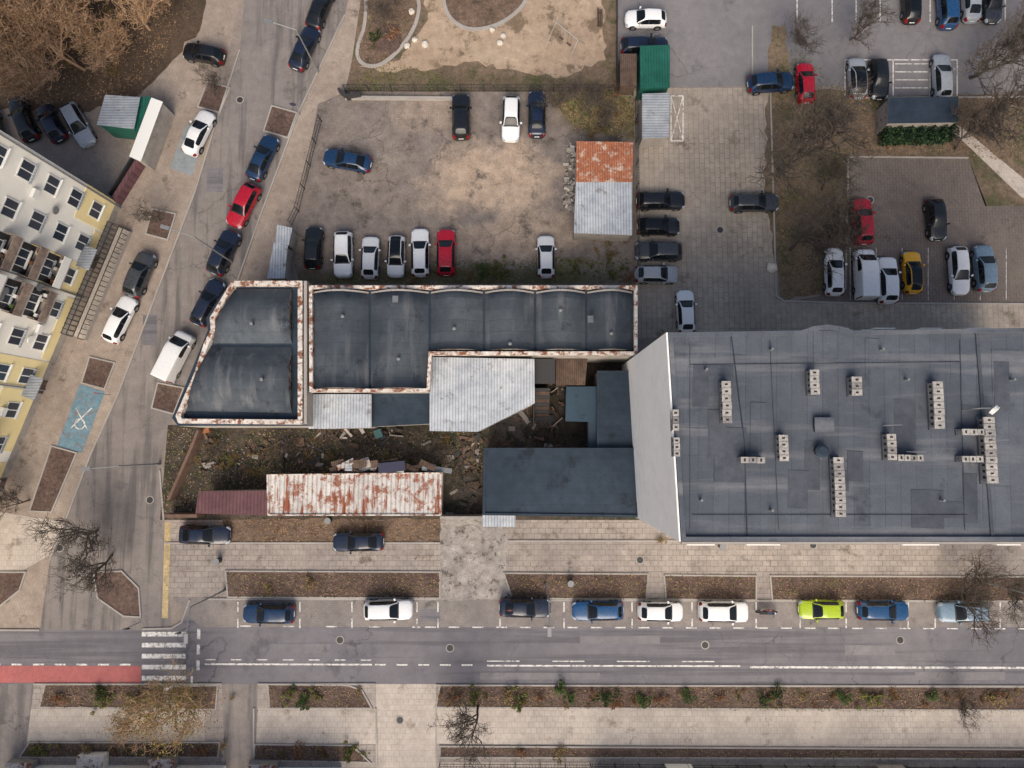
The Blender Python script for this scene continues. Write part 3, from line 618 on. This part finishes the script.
# ------------------------------------------------------------ vehicles
t=NT('car_paint');oi=t.n('ShaderNodeObjectInfo');m_paint=t.done(oi.outputs['Color'],t.rng(t.noise(3,3),.3,.7,.22,.36));t.b.inputs['Coat Weight'].default_value=.4;t.b.inputs['Coat Roughness'].default_value=.08
m_cglass=NT('car_glass').done(g(18,22,27),.1,spec=.4);m_trim=NT('black_trim').done(g(22,22,24),.6);m_tyre=NT('tyre_rubber').done(g(26,26,27),.9);m_rim=NT('wheel_rim').done(g(150,152,156),.35,.7)
m_hl=NT('headlight').done(g(170,178,186),.15);m_tl=NT('tail_light').done(g(120,18,18),.2)
def car_mesh(name,st,L,wx,roofblack=False):
    bm=bmesh.new();rings=[];cr=bm.edges.layers.float.new('crease_edge')
    for (x,w,zb,wt,zt,kd) in st:
        half=[(0,.2),(w*.88,.2),(w*.985,.36),(w,min(.6,zb*.72)),(w*.955,zb),(wt,zt-.055),(wt*.9,zt-.005),(wt*.45,zt+.025),(0,zt+.035)]
        ring=[bm.verts.new((x,y,z)) for y,z in half]+[bm.verts.new((x,-y,z)) for y,z in half[-2:0:-1]]
        rings.append(ring)
    nr=len(rings[0])
    def seg(i): return i if i<8 else 15-i
    for s in range(len(rings)-1):
        kd=st[s][5]
        for i in range(nr):
            j=(i+1)%nr;f=bm.faces.new((rings[s][i],rings[s][j],rings[s+1][j],rings[s+1][i]));q=seg(i);mi=0
            if kd=='cab' and q==4: mi=1
            if kd=='pil' and q==4: mi=2
            if kd in('wind','rear') and q in(6,7): mi=1
            if kd=='wind' and q==4: mi=1
            if kd=='rearq' and q==4: mi=1
            if kd=='rearq' and q in(6,7): mi=1
            if kd=='cowl' and q in(5,6,7): mi=2  # black cowl, also painting the shadow line between hood and windscreen
            if kd=='nose' and q in (3,4): mi=3
            if kd=='tail' and q in (3,4): mi=4
            if q in(0,1): mi=2
            if roofblack and kd in('cab','pil') and q in(6,7): mi=1
            f.material_index=mi;f.smooth=True
    bm.faces.new(rings[0][::-1]).material_index=0;bm.faces.new(rings[-1]).material_index=0
    bm.normal_update()
    for e in bm.edges:
        ms={f.material_index for f in e.link_faces}
        if len(ms)>1 and len(e.link_faces)==2: e[cr]=.6
    bmesh.ops.recalc_face_normals(bm,faces=bm.faces)
    me=bpy.data.meshes.new(name);bm.to_mesh(me);bm.free()
    for m in (m_paint,m_cglass,m_trim,m_hl,m_tl): me.materials.append(m)
    o=bpy.data.objects.new('tmp',me);link(o);md=o.modifiers.new('s','SUBSURF');md.levels=2
    dg=bpy.context.evaluated_depsgraph_get();ev=o.evaluated_get(dg);m2=bpy.data.meshes.new_from_object(ev);bpy.data.objects.remove(o)
    p=MB();p.mats=[m_paint,m_cglass,m_trim,m_hl,m_tl,m_tyre,m_rim,m_frame]
    w=wx
    for fx in (L*.5-.82,-L*.5+.85):
        for s in (-1,1):
            c=Vector((fx,s*(w-.21),.32));e=Vector((fx,s*(w-.005),.32));p.cyl(c,e,.32,.32,m_tyre,20);p.cyl(e,e+Vector((0,s*.012,0)),.2,.18,m_rim,12)
            p.cyl(Vector((fx,s*(w-.12),.34)),Vector((fx,s*(w-.015),.34)),.39,.39,m_trim,20)
    wi=[q for q in st if q[5]=='wind'][0]
    for s in (-1,1):
        p.cbox((wi[0]-.28,s*(w+.08),wi[2]+.0),.15,.2,.14,m_paint,s*.2);p.cbox((wi[0]-.28,s*(w-.04),wi[2]+.02),.06,.1,.05,m_trim)
    p.cbox((L/2-.02,0,.42),.03,.5,.11,m_frame);p.cbox((-L/2-.0,0,.55),.03,.5,.11,m_frame)
    p.cbox((L/2-.035,0,.28),.05,1.1,.12,m_trim)
    pm=p.mesh('parts');bm=bmesh.new();bm.from_mesh(m2);bm.from_mesh(pm)
    bm.to_mesh(m2);bm.free()
    for m in (m_tyre,m_rim,m_frame): m2.materials.append(m)
    m2.name=name;return m2
sedan=[(2.3,.55,.58,.4,.6,'nose'),(2.2,.76,.66,.58,.72,'nose'),(1.98,.86,.74,.66,.8,'hood'),(1.3,.9,.86,.7,.93,'hood'),(.98,.9,.92,.7,.985,'cowl'),(.88,.9,.93,.7,1.0,'wind'),(.12,.89,.95,.58,1.39,'cab'),(-.2,.89,.95,.585,1.43,'pil'),(-.3,.89,.95,.585,1.435,'cab'),(-1.05,.88,.95,.56,1.38,'rearq'),(-1.3,.88,.96,.56,1.31,'rear'),(-1.75,.87,.97,.66,1.06,'deck'),(-2.05,.85,.95,.66,1.0,'tail'),(-2.22,.8,.88,.6,.9,'tail'),(-2.3,.6,.62,.4,.66,'end')]
hatch=[(2.0,.52,.56,.4,.6,'nose'),(1.92,.74,.68,.56,.74,'nose'),(1.72,.84,.78,.64,.84,'hood'),(1.2,.87,.88,.68,.95,'hood'),(.95,.87,.93,.69,1.0,'cowl'),(.86,.87,.94,.69,1.02,'wind'),(.2,.86,.96,.58,1.44,'cab'),(-.15,.86,.96,.585,1.49,'pil'),(-.25,.86,.96,.585,1.49,'cab'),(-1.15,.85,.97,.57,1.46,'pil'),(-1.35,.85,.97,.55,1.43,'rear'),(-1.8,.83,.95,.58,1.08,'tail'),(-1.95,.8,.8,.56,.86,'tail'),(-2.02,.62,.6,.4,.66,'end')]
suv=[(2.2,.58,.66,.44,.72,'nose'),(2.12,.8,.8,.62,.86,'nose'),(1.92,.9,.9,.7,.96,'hood'),(1.3,.93,1.0,.74,1.07,'hood'),(1.02,.93,1.04,.75,1.12,'cowl'),(.93,.93,1.05,.75,1.14,'wind'),(.25,.92,1.06,.63,1.56,'cab'),(-.15,.92,1.06,.64,1.62,'pil'),(-.25,.92,1.06,.64,1.62,'cab'),(-1.2,.91,1.07,.63,1.6,'pil'),(-1.62,.91,1.07,.61,1.55,'rear'),(-2.0,.89,1.04,.64,1.15,'tail'),(-2.14,.86,.9,.6,.95,'tail'),(-2.2,.66,.66,.46,.72,'end')]
wagon=[q for q in sedan[:9]]+[(-1.35,.88,.96,.57,1.43,'pil'),(-1.72,.88,.97,.55,1.38,'rear'),(-2.1,.86,.95,.58,1.05,'tail'),(-2.24,.82,.82,.56,.88,'tail'),(-2.3,.6,.62,.4,.66,'end')]
van=[(2.35,.66,.7,.5,.78,'nose'),(2.3,.88,.86,.7,.98,'nose'),(2.1,.94,1.0,.78,1.12,'hood'),(1.72,.95,1.12,.82,1.24,'cowl'),(1.62,.95,1.14,.83,1.28,'wind'),(1.02,.95,1.2,.84,1.86,'cab'),(.3,.95,1.2,.85,1.93,'pil'),(.15,.95,1.2,.85,1.93,'deck'),(-2.1,.95,1.2,.85,1.93,'deck'),(-2.27,.945,1.2,.85,1.91,'tail'),(-2.33,.94,1.15,.83,1.86,'tail'),(-2.37,.92,1.0,.8,1.75,'end')]
MS={'s':car_mesh('sedan_car',sedan,4.6,.9),'h':car_mesh('hatchback_car',hatch,4.04,.87),'u':car_mesh('suv_car',suv,4.4,.93),'w':car_mesh('estate_car',wagon,4.6,.9),'v':car_mesh('van_body',van,4.7,.95),'r':car_mesh('hatchback_glass_roof',hatch,4.04,.87,True)}
WH=(.78,.79,.80);BK=g(20,22,26);NV=g(22,32,52);DG=g(54,58,64);SI=g(150,156,164);RD=g(168,16,40);BL=g(28,70,112);TB=g(58,98,126);YL=g(228,168,34);LG=g(160,184,30);DB=g(20,48,80);SB=g(110,132,150)
cars=[(461,116,90,'w',BK),(511,118,-90,'h',WH),(537,113,90,'s',NV),(347,160,168,'s',DB),(313,247,90,'h',BK),(343,254,-90,'h',WH),(370,257,90,'h',WH),(396,256,-90,'h',WH),(420,252,90,'w',WH),(446,252,90,'w',RD),(546,256,90,'h',WH),
(661,200,2,'w',BK),(659,226,-1,'h',BK),(659,251,180,'h',DG),(657,274,1,'h',SI),(686,311,92,'h',WH),(755,202,1,'w',DG),(863,221,90,'h',RD),(937,219,-88,'h',BK),(835,271,90,'w',WH),(865,274,90,'v',WH),(888,280,90,'w',WH),(913,272,90,'h',YL),(960,270,-90,'w',WH),(985,268,90,'w',SB),
(771,82,6,'h',DB),(806,82,90,'h',RD),(858,77,92,'h',SI),(880,78,-90,'h',BK),(943,76,90,'w',SI),(646,18,180,'h',WH),(645,45,2,'w',NV),(912,2,90,'h',BK),(948,6,90,'h',BL),(993,2,-90,'h',DG),(972,-2,90,'s',SI),
(320,6,70,'s',BK),(304,47,68,'s',NV),(203,53,170,'h',BK),(198,132,66,'s',WH),(262,157,66,'s',DB),(243,205,-114,'h',RD),(223,252,66,'w',NV),(207,302,66,'w',NV),(175,356,66,'v',WH),(139,274,70,'h',DG),(119,319,66,'w',WH),
(22,118,115,'w',BK),(50,122,120,'h',NV),(77,124,-60,'w',SI),(204,535,0,'s',NV),(358,542,180,'s',NV),
(268,614,180,'w',DB),(388,610,0,'h',WH),(525,608,0,'s',NV),(598,611,180,'w',BL),(661,612,0,'h',WH),(724,612,0,'w',WH),(822,610,180,'h',LG),(884,611,0,'w',BL),(964,612,180,'w',SB),(-8,130,110,'s',DG),(700,-30,90,'h',SI),(1060,270,90,'h',SI)]
for i,(u,v,a,ty,c) in enumerate(cars):
    if ty=='h' and i%4==1: ty='u'
    if ty=='h' and i%5==2: ty='r'
    if ty=='w' and i%3==0: ty='u'
    o=bpy.data.objects.new('parked_van' if ty=='v' else 'parked_car',MS[ty]);p=P(u,v,.8);o.location=(p.x,p.y,.03);o.rotation_euler=(0,0,math.radians(a+R.uniform(-1.5,1.5)))
    j=R.uniform(.9,1.1) if c is not WH else R.uniform(.88,1.02);o.color=(c[0]*j,c[1]*j,c[2]*j,1);o.scale=(1.03,.98,1.0);link(o)
mb=MB();b=P(765,611)+up*.03
for x in (-.7,.7):
    n_=16
    for i in range(n_):
        a0=2*math.pi*i/n_;a1=2*math.pi*(i+1)/n_
        mb.cyl(b+Vector((x+.28*math.cos(a0),0,.31+.28*math.sin(a0))),b+Vector((x+.28*math.cos(a1),0,.31+.28*math.sin(a1))),.06,.06,m_tyre,6,False)
    mb.cyl(b+Vector((x,-.05,.31)),b+Vector((x,.05,.31)),.08,.08,m_rim,8)
mb.box(b+Vector((-.35,-.14,.3)),(.7,0,0),(0,.28,0),(0,0,.3),m_trim);mb.box(b+Vector((-.05,-.14,.62)),(.5,0,.08),(0,.28,0),(0,0,.2),m_tarp);mb.box(b+Vector((-.75,-.13,.68)),(.7,0,0),(0,.26,0),(0,0,.12),m_trim)
mb.cyl(b+Vector((.7,-.08,.31)),b+Vector((.45,-.08,.95)),.03,.03,m_rim,6);mb.cyl(b+Vector((.7,.08,.31)),b+Vector((.45,.08,.95)),.03,.03,m_rim,6);mb.cyl(b+Vector((.42,-.36,1.)),b+Vector((.42,.36,1.)),.025,.025,m_trim,6)
mb.cyl(b+Vector((.55,0,.85)),b+Vector((.68,0,.85)),.1,.1,m_hl,10);mb.build('motorcycle')
# ------------------------------------------------------------ vegetation
def tree_mesh(name,seed,h,mat,lv=5,spread=1.,leaves=0,lm=None,kids=(5,4,4,4,3),thick=1.,mn=.017):
    rr=random.Random(seed);mb=MB();tips=[]
    def br(p,dr,L,r,l):
        ns=3 if l<3 else 2
        pts=[p];q=p.copy();dd=dr.copy()
        for i in range(ns):
            dd=(dd+Vector((rr.gauss(0,.16),rr.gauss(0,.16),rr.gauss(0,.08)+.05))).normalized();q=q+dd*L/ns;pts.append(q.copy())
        for i in range(ns):
            mb.cyl(pts[i],pts[i+1],r*(1-.4*i/ns),r*(1-.4*(i+1)/ns),mat,6 if l<2 else 3,False)
        if l>=lv: tips.append(q); return
        for k_ in range(kids[l]):
            t=1. if k_==0 else rr.uniform(.35,1.);ii=min(ns-1,int(t*ns));b0=pts[ii].lerp(pts[ii+1],min(1,t*ns-ii))
            a=rr.uniform(0,6.28);side=Vector((math.cos(a),math.sin(a),rr.uniform(-.1,.35)))
            nd=(dd*(.7 if l else .5)+side*rr.uniform(.5,.95)*spread).normalized();br(b0,nd,L*rr.uniform(.58,.82)*(1.3 if l==0 else 1),max(mn,r*.6),l+1)
    br(Vector((0,0,0)),Vector((0,0,1)),h*.32,h*.022*thick,0)
    for i in range(leaves):
        t=rr.choice(tips)+Vector((rr.gauss(0,.3),rr.gauss(0,.3),rr.gauss(0,.3)));s=rr.uniform(.04,.09);a=Vector((rr.gauss(0,1),rr.gauss(0,1),rr.gauss(0,.5))).normalized()*s;b_=a.orthogonal().normalized()*s*.7
        mb.poly([t-a,t-b_,t+a,t+b_],lm)
    return mb.mesh(name)
TM=[tree_mesh('bare_tree_mesh',1,9,m_bark,mn=.02),tree_mesh('bare_tree_mesh',2,8,m_bark,spread=1.15,mn=.02),tree_mesh('bare_tree_mesh',3,9,m_barkb,leaves=1800,lm=m_litter,kids=(6,4,4,4,4),mn=.024),tree_mesh('bare_tree_mesh',4,8,m_barkb,leaves=1200,lm=m_litter,spread=1.2,kids=(6,4,4,4,4),mn=.024),tree_mesh('bare_tree_mesh',5,7,m_barkb,leaves=1600,lm=m_leafy,kids=(6,4,4,4,3))]
def tree(u,v,k,s=1.): o=bpy.data.objects.new('bare_tree',TM[k]);o.location=P(u,v);o.rotation_euler=(0,0,R.uniform(0,6.28));o.scale=(s,s,s*R.uniform(.9,1.1));link(o)
for q in [(778,170,0,1.25),(790,250,1,1.),(815,125,1,.75),(835,225,0,.7),(822,190,1,.6),(970,78,0,.95),(990,135,1,1.05),(1015,60,0,1.),(955,150,1,.7),(112,555,1,.75),(98,530,0,.75),(180,700,4,1.1),(150,715,4,.7),(478,706,1,.75),(950,588,0,.8),(1010,590,1,.7),(215,96,1,.45),(160,222,0,.4),(850,40,0,.6),(30,500,1,.5),(590,118,1,.6),(610,126,1,.4),(960,700,1,.45),(560,108,0,.45),(800,45,1,.6),(290,452,1,.3),(440,455,0,.35),(222,450,0,.3),(462,480,1,.3)]: tree(*q)
for q in [(20,20,2,1.1),(60,35,3,1.1),(95,20,2,1.),(45,75,3,.95),(85,70,2,.85),(5,70,2,1.),(125,10,3,1.),(150,30,2,.8),(-20,30,3,1.),(60,0,2,1.),(110,55,3,.75),(385,30,1,.45),(170,5,3,.8),(30,50,2,.9),(75,15,3,.9),(395,5,1,.5)]: tree(*q)
def shrub_mesh(seed,nn,mats,rx=1,rz=.8,ls=.1):
    rr=random.Random(seed);mb=MB()
    cl=[(Vector((rr.gauss(0,.4)*rx,rr.gauss(0,.4)*rx,rr.uniform(.2,.7)*rz)),rr.uniform(.2,.45)*rx) for _ in range(9)]
    for i in range(nn):
        c,r=rr.choice(cl);d_=Vector((rr.gauss(0,1),rr.gauss(0,1),rr.gauss(0,1))).normalized()*r*rr.uniform(.5,1.);p=c+d_;p.z=max(.03,p.z);s=ls*rr.uniform(.5,1.2)
        a=Vector((rr.gauss(0,1),rr.gauss(0,1),rr.gauss(0,.6))).normalized()*s;b_=a.orthogonal().normalized()*s*.6
        mb.poly([p-a,p-b_,p+a,p+b_],rr.choice(mats))
    for i in range(24): mb.cyl((0,0,0),(rr.gauss(0,.4)*rx,rr.gauss(0,.4)*rx,rz*.8),.02,.01,m_barkb,3,False)
    return mb.mesh('shrub_mesh')
SM=[shrub_mesh(1,500,[m_leafg]),shrub_mesh(2,450,[m_leafy,m_leafg]),shrub_mesh(3,250,[m_leafr,m_litter]),shrub_mesh(4,200,[m_litter,m_leafy]),shrub_mesh(5,450,[m_leafd,m_leafg])]
def shrub(u,v,k,s=1.): o=bpy.data.objects.new('shrub',SM[k]);o.location=P(u,v)+up*.05;o.rotation_euler=(0,0,R.uniform(0,6.28));o.scale=(s*R.uniform(.85,1.2),s*R.uniform(.85,1.2),s);link(o)
for q in [(290,692,1),(303,698,0),(316,694,1),(100,692,0),(106,700,1),(60,697,2),(140,697,3),(180,695,1),(195,700,3),(508,693,3),(520,700,1),(560,690,0),(572,697,0),(540,697,2),(606,697,4),(616,703,2),(640,700,0),(684,694,0),(660,698,2),(763,698,4),(776,693,4),(720,697,2),(840,697,0),(870,697,1),(893,694,2),(930,697,0),(990,698,3),(455,697,2),(475,696,1),(40,750,1),(90,752,3),(160,750,1),(200,750,2),(350,752,1),(300,750,2),(520,751,2),(560,751,3),(495,268,1),(486,272,0),(500,275,1),(470,276,3),(412,282,3),(270,590,3),(310,582,3),(660,540,3),(375,40,4),(395,35,2)]: shrub(*q,R.uniform(.6,1.))
for i in range(46): shrub(R.uniform(440,1024),R.uniform(690,706),R.choice([2,3,3,2,1]),R.uniform(.25,.55))
for i in range(16): shrub(R.uniform(30,370),R.choice([R.uniform(688,704),R.uniform(744,754)]),R.choice([2,3,1]),R.uniform(.3,.55))
for i in range(26): shrub(R.uniform(575,640),R.uniform(88,140) if i%2 else R.uniform(236,280),R.choice([3,2,3,1]),R.uniform(.3,.7))
for i in range(26): shrub(R.uniform(-10,130),R.uniform(0,90),3,R.uniform(.6,1.1))
for i in range(40): shrub(R.uniform(180,480),R.uniform(436,472),R.choice([3,3,3,1]),R.uniform(.25,.6))
def scatter(name,px,nn,sz,mat,seed=1,zz=.05):
    rr=random.Random(seed);mb=MB();ux=[p[0] for p in px];vy=[p[1] for p in px];k=0;cent=[(rr.uniform(min(ux),max(ux)),rr.uniform(min(vy),max(vy)),rr.uniform(6,30)) for _ in range(18)]
    while k<nn:
        k+=1
        if rr.random()<.55: c=rr.choice(cent);u=rr.gauss(c[0],c[2]);v=rr.gauss(c[1],c[2]*.6)
        else: u=rr.uniform(min(ux),max(ux));v=rr.uniform(min(vy),max(vy))
        if not inside((u,v),px): continue
        p=P(u,v);p.z=zz+rr.random()*.06;s=sz*rr.uniform(.4,1.2);a=rr.uniform(0,6.28);d_=Vector((math.cos(a),math.sin(a),rr.uniform(-.3,.3)))*s;e=Vector((-math.sin(a),math.cos(a),rr.uniform(-.4,.4)))*s*.6
        mb.poly([p-d_,p-e,p+d_,p+e],mat)
    if mb.f: mb.build(name)
for i,b in enumerate(beds[:11]+[ped]):
    b=[(min(max(x,-20),1044),y) for x,y in b];ar=abs(sum(b[j][0]*b[(j+1)%len(b)][1]-b[(j+1)%len(b)][0]*b[j][1] for j in range(len(b))))/2
    scatter('leaf_litter',b,int(ar*.22),.08,m_litter,i,.09);scatter('grass_tufts',b,int(ar*.1),.09,m_grass,i+50,.09)
scatter('leaf_litter',[(0,0),(200,0),(140,95),(0,110)],3500,.1,m_litter,70);scatter('grass_tufts',[(772,30),(850,92),(845,290),(780,300)],3500,.1,m_grass,71);scatter('leaf_litter',[(772,90),(850,92),(845,290),(780,300)],3000,.09,m_litter,72)
scatter('leaf_litter',[(850,98),(1030,90),(1030,160),(848,157)],3000,.09,m_litter,73);scatter('grass_tufts',[(168,428),(484,432),(484,474),(160,515)],2600,.11,m_grass,74);scatter('leaf_litter',[(168,428),(484,432),(484,474),(160,515)],1800,.1,m_litter,75)
scatter('grass_tufts',[(380,60),(430,72),(600,80),(618,92),(345,92)],2500,.1,m_grass,76);scatter('grass_tufts',[(400,262),(634,255),(634,284),(300,284)],3000,.12,m_grass,77);scatter('grass_tufts',[(540,92),(634,92),(634,140),(580,130)],2500,.12,m_grass,78);scatter('leaf_litter',[(540,92),(634,92),(634,140),(580,130)],2000,.1,m_litter,79)
scatter('leaf_litter',[(222,519),(440,519),(440,542),(228,543)],1400,.09,m_litter,80)
scatter('leaf_litter',[(300,95),(634,95),(634,284),(300,284)],1500,.06,m_litter,81,.03);scatter('leaf_litter',[(165,545),(1030,545),(1030,600),(165,600)],1800,.06,m_litter,82,.03)
scatter('gravel',[(300,95),(634,95),(634,284),(300,284)],1500,.07,m_conc,83,.02);scatter('gravel',[(168,428),(484,432),(484,474),(160,515)],900,.1,m_conc,84,.03)
rr=random.Random(9);mb=MB();A_=P(876,136,0);B_=P(946,134,0)
for i in range(9000):
    t=rr.random();p=A_.lerp(B_,t);p.y+=rr.uniform(-1.2,1.2);p.z=rr.uniform(.1,1.9)+.25*math.sin(t*40);s=rr.uniform(.06,.14);a=Vector((rr.gauss(0,1),rr.gauss(0,1),rr.gauss(0,1))).normalized()*s;b_=a.orthogonal().normalized()*s*.7;mb.poly([p-a,p-b_,p+a,p+b_],m_leafd if rr.random()<.8 else m_leafg)
mb.build('hedge')
# ------------------------------------------------------------ light & camera
W=bpy.data.worlds.new('World');S.world=W;W.use_nodes=True;nt=W.node_tree
sky=nt.nodes.new('ShaderNodeTexSky');sky.sky_type='NISHITA';sky.sun_disc=False;el=44;rot=181
sky.sun_elevation=math.radians(el);sky.sun_rotation=math.radians(rot);sky.dust_density=6;sky.air_density=1.;sky.ozone_density=.6
nt.links.new(sky.outputs[0],nt.nodes['Background'].inputs[0]);nt.nodes['Background'].inputs[1].default_value=.15
sv=Vector((math.sin(math.radians(rot))*math.cos(math.radians(el)),math.cos(math.radians(rot))*math.cos(math.radians(el)),math.sin(math.radians(el))))
sl=bpy.data.lights.new('sun','SUN');sl.energy=2.3;sl.angle=math.radians(48);sl.color=(1,.915,.79);so=bpy.data.objects.new('sun',sl);so.rotation_euler=(-sv).to_track_quat('-Z','Y').to_euler();link(so)
cd=bpy.data.cameras.new('camera');cd.sensor_width=36;cd.lens=36*F/1024;cd.clip_end=2000;co=bpy.data.objects.new('camera',cd);co.location=(0,0,H);co.rotation_euler=(T,0,0);link(co);S.camera=co
S.view_settings.view_transform='Standard';S.view_settings.look='None';S.view_settings.exposure=0
